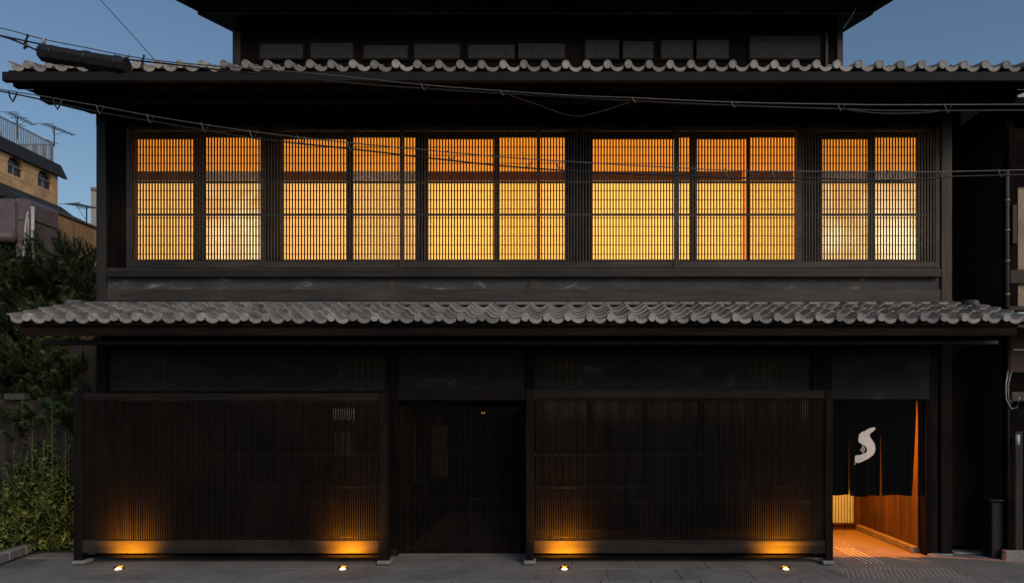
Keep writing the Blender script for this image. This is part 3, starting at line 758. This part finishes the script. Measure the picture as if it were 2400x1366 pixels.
for py in (470, 540, 612, 690): MB().tube([P(2361, py-2, DR-.07), P(2361, py+2, DR-.07)], .032, 10).build('bracket', M['steel'], dp)
MB().tube([P(2363, 775, DR-.05), P(2363, 1170, DR-.05)], .018, 8).build('downpipe', M['dark_z'], nb)
MB().tube([P(2362, 868, DR-.08), P(2357, 905, DR-.08), P(2358, 935, DR-.08), P(2370, 958, DR-.08), P(2384, 955, DR-.08), P(2390, 930, DR-.08)], .010, 6).build('cable_loop', M['steel'], nb)
MB().tube([P(2371, 868, DR-.06), P(2362, 905, DR-.06), P(2364, 935, DR-.06), P(2372, 945, DR-.06)], .008, 6).build('cable_loop', M['steel'], nb)
MB().pbox(2372, 2420, 918, 940, DR-.08, .08, .01).build('meter_box', M['pipe'], nb)
MB().tube([P(2385, 1018, DR-.06), P(2385, 1042, DR-.06)], .028, 10).build('lamp_cover', plain('milky_plastic', (.55, .53, .5), .4), nb)
for x, y0, y1 in ((2340, 205, 240), (2385, 205, 250)): MB().pbox(x, x+22, y0, y1, 9.4, .02).build('ribbed_patch', M['metal'], nb)
MB().box(RX-.25, RX+3, DR-.2, 15, 6.2, 6.28).build('roof', M['soot_x'], nb)
MB().box(XR-.3, RX+2.5, 13.0, 13.1, 0, 8.3).build('rear_wall', M['soot_z'], nb)
MB().box(RX+.13, RX+2.5, 10.2, 13.0, 6.0, 7.3).build('upper_storey', M['soot_z'], nb)
# boarded gate closing the gap between the two houses
ag = thing('alley_gate', 'black boarded gate closing the gap between the two houses', 'gate', (X_(2276, 9.4), 9.4, 0))
xa, xb = XR + .005, X_(2324, 9.4)
k = 0; x = xa
while x < xb - .02:
    MB().box(x+.002, min(x+.098, xb), 9.4 + (.006 if k % 2 else 0), 9.43, .1, Z_(806, 9.4)).build('board', M['soot_z'], ag); x += .1; k += 1
MB().box(xa, xb, 9.435, 9.48, .3, .4).build('ledge', M['soot_x'], ag); MB().box(xa, xb, 9.435, 9.48, 2.2, 2.3).build('ledge', M['soot_x'], ag)
MB().pbox(2236, 2326, 1294, 1303, 9.28, .22, .012).build('stone_footing', M['stone'], ag)
bx = thing('utility_box', 'slim dark metal box standing beside the alley gate', 'utility box', (X_(2340, 9.1), 9.1, 0))
MB().pbox(2325, 2356, 1176, 1306, 9.0, .22, .01).build('body', M['black'], bx); MB().pbox(2322, 2359, 1170, 1176, 8.97, .27, .01).build('lid', M['dark_x'], bx)

# ------------------------------------------------------------------ left background: apartment block with arched windows
AX = -18.0
ap = thing('apartment_block', 'orange plastered block with arched windows and dark roof trim, far left', 'building', (AX - 2, 20, 0))
och = stained('ochre_plaster', (.46, .27, .13), (.62, .38, .20), (.72, .48, .28), 1.0, .85, grain=2.5)
y0, y1 = 16.5, 22.78
zt, zb_ = 10.42, 6.0
# wall with arched openings cut in strips
def arch_pts(yc, hw, z0, zs, n=10): return [(yc-hw, z0)] + [(yc - hw*math.cos(math.pi*k/n), zs + hw*.95*math.sin(math.pi*k/n)) for k in range(n+1)] + [(yc+hw, z0)]
wins = [((DX(18, AX)+DX(56, AX))/2, abs(DX(56, AX)-DX(18, AX))/2), ((DX(88.6, AX)+DX(123, AX))/2, abs(DX(123, AX)-DX(88.6, AX))/2)]
wz0 = Z_(421, DX(56, AX)); wzt = wz0 + .60
mb = MB(); cur = y0
for yc, hw in wins:
    mb.box(AX-.3, AX, cur, yc-hw, zb_, zt)
    mb.box(AX-.3, AX, yc-hw, yc+hw, zb_, wz0)
    zs = wzt - hw*.95; n = 10
    for k in range(n):
        a0, a1 = math.pi*k/n, math.pi*(k+1)/n
        ya, yb2 = yc - hw*math.cos(a0), yc - hw*math.cos(a1); za, zb2 = zs + hw*.95*math.sin(a0), zs + hw*.95*math.sin(a1)
        mb.add([(AX, ya, za), (AX, yb2, zb2), (AX, yb2, zt), (AX, ya, zt), (AX-.15, ya, za), (AX-.15, yb2, zb2)], [(0, 1, 2, 3), (0, 4, 5, 1)])
    cur = yc + hw
mb.box(AX-.3, AX, cur, y1, zb_, zt); mb.box(AX-8, AX-.3, y1-.2, y1, zb_, zt)
mb.build('wall', och, ap)
gl, glnt, glb = mat('window_glass'); setb(glb, Base_Color=(.02, .025, .03, 1), Roughness=.06, Specular_IOR_Level=.6)
for yc, hw in wins:
    zs = wzt - hw*.95
    poly = arch_pts(yc, hw, wz0, zs)
    g = MB().prism(poly, 0, AX-.13, AX-.12).build('window', gl, ap)
    fr = MB().box(AX-.12, AX-.08, yc-hw, yc+hw, wz0, wz0+.03).box(AX-.12, AX-.08, yc-hw, yc+hw, wz0+.30, wz0+.335).box(AX-.12, AX-.08, yc-.015, yc+.015, wz0+.03, wz0+.30)
    fr.build('frame', M['steel'], g)
for zz in (9.62, 10.05): MB().box(AX-.001, AX+.004, y0, y1-.02, zz, zz+.012).build('joint', M.setdefault('ochd', plain('ochre_joint', (.2, .12, .06))), ap)
slate = plain('dark_slate', (.022, .021, .022), .6)
MB().add([(AX+.02, y0, zt-.08), (AX+.13, y0, zt-.09), (AX+.13, y1+.3, zt-.09), (AX+.02, y1+.25, zt-.08), (AX-.1, y0, zt+.33), (AX+.08, y0, zt+.33), (AX+.08, y1+.05, zt+.33), (AX-.1, y1+.05, zt+.33)],
   [(0,3,2,1),(4,5,6,7),(0,1,5,4),(1,2,6,5),(2,3,7,6),(3,0,4,7)]).build('cornice', slate, ap)
MB().add([(AX+.0, y0, 8.6), (AX+.75, y0, 8.6), (AX+.75, y1+.7, 8.6), (AX+.0, y1+.4, 8.6), (AX+.0, y0, 9.3), (AX+.05, y0, 9.3), (AX+.05, y1+.1, 9.3), (AX+.0, y1+.1, 9.3)],
   [(0,3,2,1),(4,5,6,7),(0,1,5,4),(1,2,6,5),(2,3,7,6),(3,0,4,7)]).build('pent_roof', slate, ap)
MB().box(AX-8, AX-.1, y0, y1, zt, zt+.3).build('roof', slate, ap)
MB().box(AX-4, AX-.9, y0+3.0, y1-1.2, zt+.3, zt+.95).build('bulkhead', och, ap)
rail = MB().box(AX-.05, AX-.02, y0, y1-.1, zt+.98, zt+1.02).box(AX-.05, AX-.02, y0, y1-.1, zt+.36, zt+.39).box(AX-4, AX-.05, y1-.13, y1-.1, zt+.98, zt+1.02).build('railing', M['steel'], ap)
bar = MB().box(-.008, .008, -.011, .011, 0, .66).mesh('bar', M['steel'])
y = 20.3
while y < y1 - .1: link('bar', bar, rail, (AX-.035, y, zt+.34)); y += .068
x = AX - .1
while x > AX-3: link('bar', bar, rail, (x, y1-.115, zt+.34)); x -= .07
# antennas
def antenna(px, pyb, pyt, D, bx0, by0, bx1, by1, label, extra=None):
    b = P(px, pyb, D); t = thing('roof_antenna', label, 'antenna', b, 'television antennas on the roofs behind')
    MB().tube([b, P(px, pyt, D)], .018, 6).build('mast', M['cable'], t)
    p0, p1 = P(bx0, by0, D+.2), P(bx1, by1, D-.2)
    boom = MB().tube([p0, p1], .014, 5).build('boom', M['cable'], t)
    n = 9
    for k in range(n+1):
        q = p0 + (p1-p0)*k/n; l = .20 - .10*k/n
        dv = Vector((.55, .75, .32)).normalized()*l*(1.5 if k == 0 else 1)
        MB().tube([q - dv, q + dv], .009, 4).build('element', M['cable'], t)
    MB().tube([P(px, pyt+(pyb-pyt)*.45, D), p0 + (p1-p0)*.25], .009, 4).tube([P(px, pyt+(pyb-pyt)*.45, D), p0 + (p1-p0)*.7], .009, 4).build('brace', M['cable'], t)
    for (a, b_, c, d_) in (extra or []):
        MB().tube([P(a, b_, D), P(c, d_, D)], .011, 4).build('boom', M['cable'], t)
antenna(41, 326, 272, 22, 20, 263, 78, 293, 'thin television antenna behind the roof railing, far left', [(24, 285, 60, 297), (25, 276, 62, 277)])
antenna(127, 344, 296, 22.4, 103, 290, 172, 317, 'wide television antenna at the end of the roof railing', [(108, 327, 136, 338)])
antenna(203, 560, 482, 20, 163, 477, 222, 488, 'small television antenna beside the pale tower', [(181, 487, 206, 489)])
tw = thing('pale_tower', 'narrow pale rooftop tower just left of the dark corner post', 'tower', P(219, 560, 24))
MB().pbox(213, 232, 445, 620, 24, 1.0).build('shaft', plain('pale_render', (.42, .40, .38), .8), tw); MB().pbox(212, 234, 439, 445, 23.95, 1.1).build('cap', plain('grey_cap', (.25, .25, .25), .8), tw)

# stained brown wall nearer the house
WX = -9.7
bw = thing('stained_wall', 'brown stained panel wall behind the pine tree', 'wall', (WX, 12, 0))
bm = stained('stained_ochre_wall', (.30, .18, .095), (.42, .27, .15), (.48, .32, .19), 1.6, .85, vec=(1, 1, .4), grain=20)
ys = [11.7, 12.05, 12.3, 12.75, 13.25, 13.9, 14.8]
zz = [1.5, 4.05, 5.0, 5.81]
for a, b in zip(ys, ys[1:]):
    for c, d2 in zip(zz, zz[1:]): MB().box(WX-.1, WX, a+.006, b-.006, c+.006, d2-.006, .006).build('panel', bm, bw)
MB().box(WX-.12, WX-.02, 11.7, 14.8, 1.5, 5.8).build('backing', M['soot_z'], bw)
MB().box(WX-.14, WX+.03, 11.7, 14.8, 5.812, 5.85).build('coping', plain('grey_coping', (.16, .13, .11), .8), bw)
MB().add([(WX-.9, 11.7, 5.95), (WX-.1, 11.7, 5.86), (WX-.1, 14, 5.86), (WX-.9, 14, 6.0), (WX-.9, 11.7, 6.25), (WX-.5, 11.7, 6.1), (WX-.4, 13, 6.05), (WX-.9, 14, 6.1)],
   [(0,3,2,1),(4,5,6,7),(0,1,5,4),(1,2,6,5),(2,3,7,6),(3,0,4,7)]).build('roof_edge', slate, bw)
# rounded metal-clad housing and pipes
hs = thing('metal_housing', 'mauve metal-clad housing with rounded top behind the pine, left edge', 'housing', P(30, 640, 11.4))
mauve = stained('mauve_metal', (.11, .085, .09), (.16, .125, .13), (.2, .165, .16), 4, .5, grain=30)
def rounded(pxa, pxb, ya, yb_, D, depth, r):
    xa, xb = X_(pxa, D), X_(pxb, D); z0, z1 = Z_(yb_, D), Z_(ya, D)
    poly = [(xa, z0), (xb, z0)] + [(xb - r + r*math.cos(a*R(90)/6), z1 - r + r*math.sin(a*R(90)/6)) for a in range(7)] + [(xa, z1)]
    return MB().prism(poly, 1, D, D+depth)
rounded(-90, 35, 466, 560, 11.35, .6, .06).build('panel', mauve, hs)
rounded(37, 74, 465, 515, 11.40, .6, .12).build('panel', mauve, hs)
rounded(37, 72, 517, 600, 11.40, .6, .01).build('panel', mauve, hs)
MB().tube([P(-90, 556, 11.35), P(36, 556, 11.35)], .09, 12).build('roll', mauve, hs)
MB().pbox(-90, 40, 572, 640, 11.45, .4).build('panel', M['soot_x'], hs)
MB().pbox(-190, 75, 640, 760, 11.42, .4).build('panel', mauve, hs)
MB().pbox(-300, 75, 760, 1240, 11.44, .4).build('panel', M['soot_x'], hs)
white = plain('white_pipe', (.5, .48, .46), .5)
MB().tube([P(77, 484, 11.3), P(77, 640, 11.3)], .028, 8).build('pipe', white, hs)
MB().tube([P(70, 486, 11.28), P(64, 500, 11.28), P(60, 530, 11.28), P(57, 590, 11.28), P(48, 620, 11.28)], .018, 8).build('pipe', white, hs)
MB().tube([P(72, 500, 11.26), P(66, 515, 11.26), P(66, 560, 11.26)], .014, 8).build('pipe', white, hs)
MB().add([P(-60, 440, 11.6), P(0, 452, 11.6), P(40, 466, 11.9), P(-60, 466, 11.6)], [(0, 1, 2, 3)]).build('sheet', white, hs)

# ------------------------------------------------------------------ left garden: plank fence, kerb, pine, weeds
pf = thing('plank_fence', 'old brown plank fence behind the weeds, left edge', 'fence', (-9, 10.3, 0))
for k in range(16):
    xk = -10.6 + k*.205
    MB().box(xk, xk+.198, 10.3 + random.uniform(0, .012), 10.33, 0, Z_(936, 10.3) + random.uniform(-.03, .03) + (.9 if k > 12 else 0), .004).build('plank', M['oldp'] if 'oldp' in M else M.setdefault('oldp', wood('old_plank', (.014, .010, .0075), (.04, .030, .023), 2)), pf)
MB().pbox(8, 56, 922, 937, 10.2, .14, .01).build('cap', plain('grey_board', (.06, .056, .055), .8), pf)
MB().box(-10.6, -7.3, 10.34, 10.4, 1.2, 1.3).build('rail', M['dark_x'], pf)
bed = struct(MB().box(-14, -7.02, 9.36, 12, -.1, .02).box(-14, -7.95, 7.95, 9.36, -.1, .05).build('planting_bed', plain('soil_bed', (.03, .026, .02), .95, 0, .2, .4, 9)))
kb = thing('bed_kerb', 'worn pale stone kerb edging the weed bed', 'kerb', (-7.75, 8.8, 0))
kbm = MB().box(-.07, .07, 0, .392, 0, .13, .014).mesh('kerb_stone', M['stone'])
for k in range(4):
    link('kerb_stone', kbm, kb, (-7.50 - .095*k, 8.02 + .388*k, random.uniform(-.004, .004)), (0, 0, R(13.8)))
# pine
gp = leaf('pine_needles', (.030, .046, .016), (.085, .115, .038)); bark = plain('pine_bark', (.04, .028, .02), .9, 0, .2, .4, 30)
pine = thing('pine_tree', 'bushy dark pine tree beside the left corner of the house', 'tree', (-8.5, 10.9, 0))
tk = MB().tube([(-8.5, 10.9, 0), (-8.45, 10.9, 1.2), (-8.6, 10.85, 2.4), (-8.5, 10.9, 3.6), (-8.45, 10.9, 4.6)], [.14, .12, .09, .06, .02], 9)
crown = MB(); rnd = random.Random(3)
ends = []
for k in range(58):
    z = 1.3 + 3.3*rnd.random(); a = rnd.uniform(0, 2*math.pi); L = rnd.uniform(.5, 1.5)*(1.2 - .12*(z-1.9))
    q = Vector((-8.5, 10.9, z)); e = q + Vector((math.cos(a)*L*1.25, math.sin(a)*L*.75, rnd.uniform(.0, .45)))
    if e.x > -6.95: e.x = -6.95 - rnd.random()*.3
    tk.tube([q, (q+e)/2 + Vector((0, 0, -.05)), e], [.035, .025, .012], 5); ends.append((q, e))
tk.build('trunk', bark, pine)
def shoot(mb, p, d, L, nn, nl, rr):
    d = d.normalized(); u = d.orthogonal().normalized(); v = d.cross(u)
    for i in range(nn):
        t = rr.random(); b = p + d*L*t; a = rr.uniform(0, 2*math.pi); o = u*math.cos(a) + v*math.sin(a)
        k = (o*.8 + d*rr.uniform(.5, 1.0)).normalized(); l = nl*rr.uniform(.7, 1.15)*(1 if t < .8 else .75)
        s = k.cross(d).normalized()*.007; tip = b + k*l
        mb.add([b - s, b + s, tip], [(0, 1, 2)])
for q, e in ends:
    for j in range(21):
        t = rnd.uniform(.3, 1.05); b = q + (e-q)*t + Vector((rnd.gauss(0, .14), rnd.gauss(0, .14), rnd.gauss(0, .10)))
        if b.x > -6.9: b.x = -6.9 - rnd.random()*.2
        if b.z > 4.3: b.z = 4.3 - rnd.random()*.8
        d = (e-q).normalized()*.5 + Vector((rnd.gauss(0, .4), rnd.gauss(0, .4) - .15, rnd.uniform(.35, 1.1)))
        shoot(crown, b, d, rnd.uniform(.16, .34), 100, .11, rnd)
for px_, py_ in ((45, 600), (70, 575), (52, 630), (88, 600), (140, 575), (150, 560), (180, 575), (205, 572), (215, 600), (160, 600), (120, 620), (20, 590), (10, 620), (195, 620), (100, 560)):
    for j in range(5):
        b = P(px_ + rnd.uniform(-12, 12), py_ + 32 + rnd.uniform(-8, 25), 10.3 + rnd.uniform(-.2, .3)); shoot(crown, b, Vector((rnd.gauss(0, .3), -.2, 1)), .3, 90, .11, rnd)
crown.build('crown', gp, pine)

# weeds
lg = [leaf('weed_leaf_bright', (.08, .11, .025), (.26, .28, .07)), leaf('weed_leaf_mid', (.07, .10, .03), (.18, .21, .06)), leaf('weed_leaf_dark', (.035, .055, .02), (.08, .105, .035))]
def blade(mb, b, d, L, W, droop):
    d = d.normalized(); s = d.cross(Vector((0, 0, 1)))
    s = s.normalized() if s.length > 1e-4 else Vector((1, 0, 0))
    p1 = b + d*L*.45 + Vector((0, 0, .0)); p2 = b + d*L + Vector((0, 0, -droop*L))
    mb.add([b, p1 - s*W*.5 + Vector((0, 0, .1*W)), p1 - Vector((0, 0, .12*W)), p1 + s*W*.5 + Vector((0, 0, .1*W)), p2], [(0, 2, 1), (0, 3, 2), (1, 2, 4), (2, 3, 4)])
def weed(name, px, D, h, n, L, W, m, label, cat, spread=.0, stems=1, seed=0, grp=None, lean=.06):
    rr = random.Random(seed); x = X_(px, D); t = thing(name, label, cat, (x, D, .02), grp)
    sm_, lf = MB(), MB()
    for s in range(stems):
        bx_, by_ = x + rr.gauss(0, spread), D + rr.gauss(0, spread*.6); hh = h*rr.uniform(.65, 1.0) if stems > 1 else h
        tx, ty = rr.gauss(0, lean), rr.gauss(0, lean)
        pts = [Vector((bx_ + tx*(i/5)**1.5, by_ + ty*(i/5)**1.5, .02 + hh*i/5)) for i in range(6)]
        sm_.tube(pts, [.008*(1-.13*i) for i in range(6)], 5)
        for i in range(n):
            f = (i + rr.random())/n; k = min(int(f*5), 4); b = pts[k] + (pts[k+1]-pts[k])*(f*5-k)
            a = i*2.399 + rr.gauss(0, .3); l = L*rr.uniform(.7, 1.2)*(1.05 - .55*f)
            d = Vector((math.cos(a), math.sin(a), rr.uniform(.25, .8)))
            blade(lf, b, d, l, W*rr.uniform(.7, 1.2)*(1.05-.4*f), rr.uniform(.1, .5))
            if cat == 'shrub':
                for q in range(4): blade(lf, b + d*l*rr.uniform(.2, .9), d + Vector((rr.gauss(0, .9), rr.gauss(0, .9), rr.gauss(0, .4))), l*.6, W*.8, rr.uniform(.1, .5))
    sm_.build('stem', lg[1], t); lf.build('leaves', m, t)
WG = 'weeds growing in the bed left of the house'
weed('tall_weed', 124, 9.5, Z_(950, 9.5), 110, .19, .036, lg[0], 'tallest spiky weed stem in the left bed', 'weed', seed=1, lean=.03, grp=WG)
weed('tall_weed', 74, 9.5, Z_(988, 9.5), 90, .17, .034, lg[0], 'second tall weed, left of the tallest one', 'weed', seed=2, lean=.03, grp=WG)
weed('tall_weed', 154, 9.5, Z_(1014, 9.5), 85, .17, .036, lg[0], 'tall weed between the tallest one and the screen', 'weed', seed=3, lean=.03, grp=WG)
weed('tall_weed', 103, 9.6, Z_(1036, 9.6), 70, .17, .034, lg[1], 'shorter dark weed stem just left of the tallest one', 'weed', seed=4, lean=.03, grp=WG)
SGp = 'leafy shrubs in the weed bed'
k = 0
for px, D, h, m, lab in ((2, 9.3, .72, 0, 'bright green shrub at the left edge above the kerb'), (66, 9.6, .82, 0, 'bright green shrub behind the kerb end'), (118, 9.65, .9, 0, 'leafy shrub at the foot of the tallest weed'),
                       (158, 9.6, .95, 0, 'leafy shrub pressed against the left screen post'), (45, 9.7, 1.15, 1, 'mid green shrub in front of the plank fence'), (100, 9.8, 1.2, 1, 'mid green shrub behind the tallest weed'),
                       (10, 9.9, 1.35, 2, 'dark shrub against the plank fence at the left edge'), (150, 10.0, 1.3, 2, 'dark shrub behind the left screen post'), (65, 10.1, 1.4, 2, 'dark tall shrub under the pine')):
    weed('leafy_shrub', px, D, h*1.2, 11, (.17, .21, .25)[k % 3], (.06, .085, .11)[k % 3], lg[m], lab, 'shrub', .23, 15, 20+k, SGp, .30); k += 1
gc = MB(); rr = random.Random(9)
for i in range(2600):
    x = rr.uniform(-9.3, -7.1); y = rr.uniform(9.4, 10.2) if x > -7.85 else rr.uniform(8.3, 10.2)
    blade(gc, Vector((x, y, .04)), Vector((rr.gauss(0, .6), rr.gauss(0, .6), 1)), rr.uniform(.08, .3), rr.uniform(.012, .03), rr.uniform(.2, .8))
tag(gc.build('ground_cover', lg[2]), 'low grass and small leaves covering the weed bed', 'ground cover', None, 'stuff')
for o in bpy.data.objects:
    if 'base' in o: del o['base']
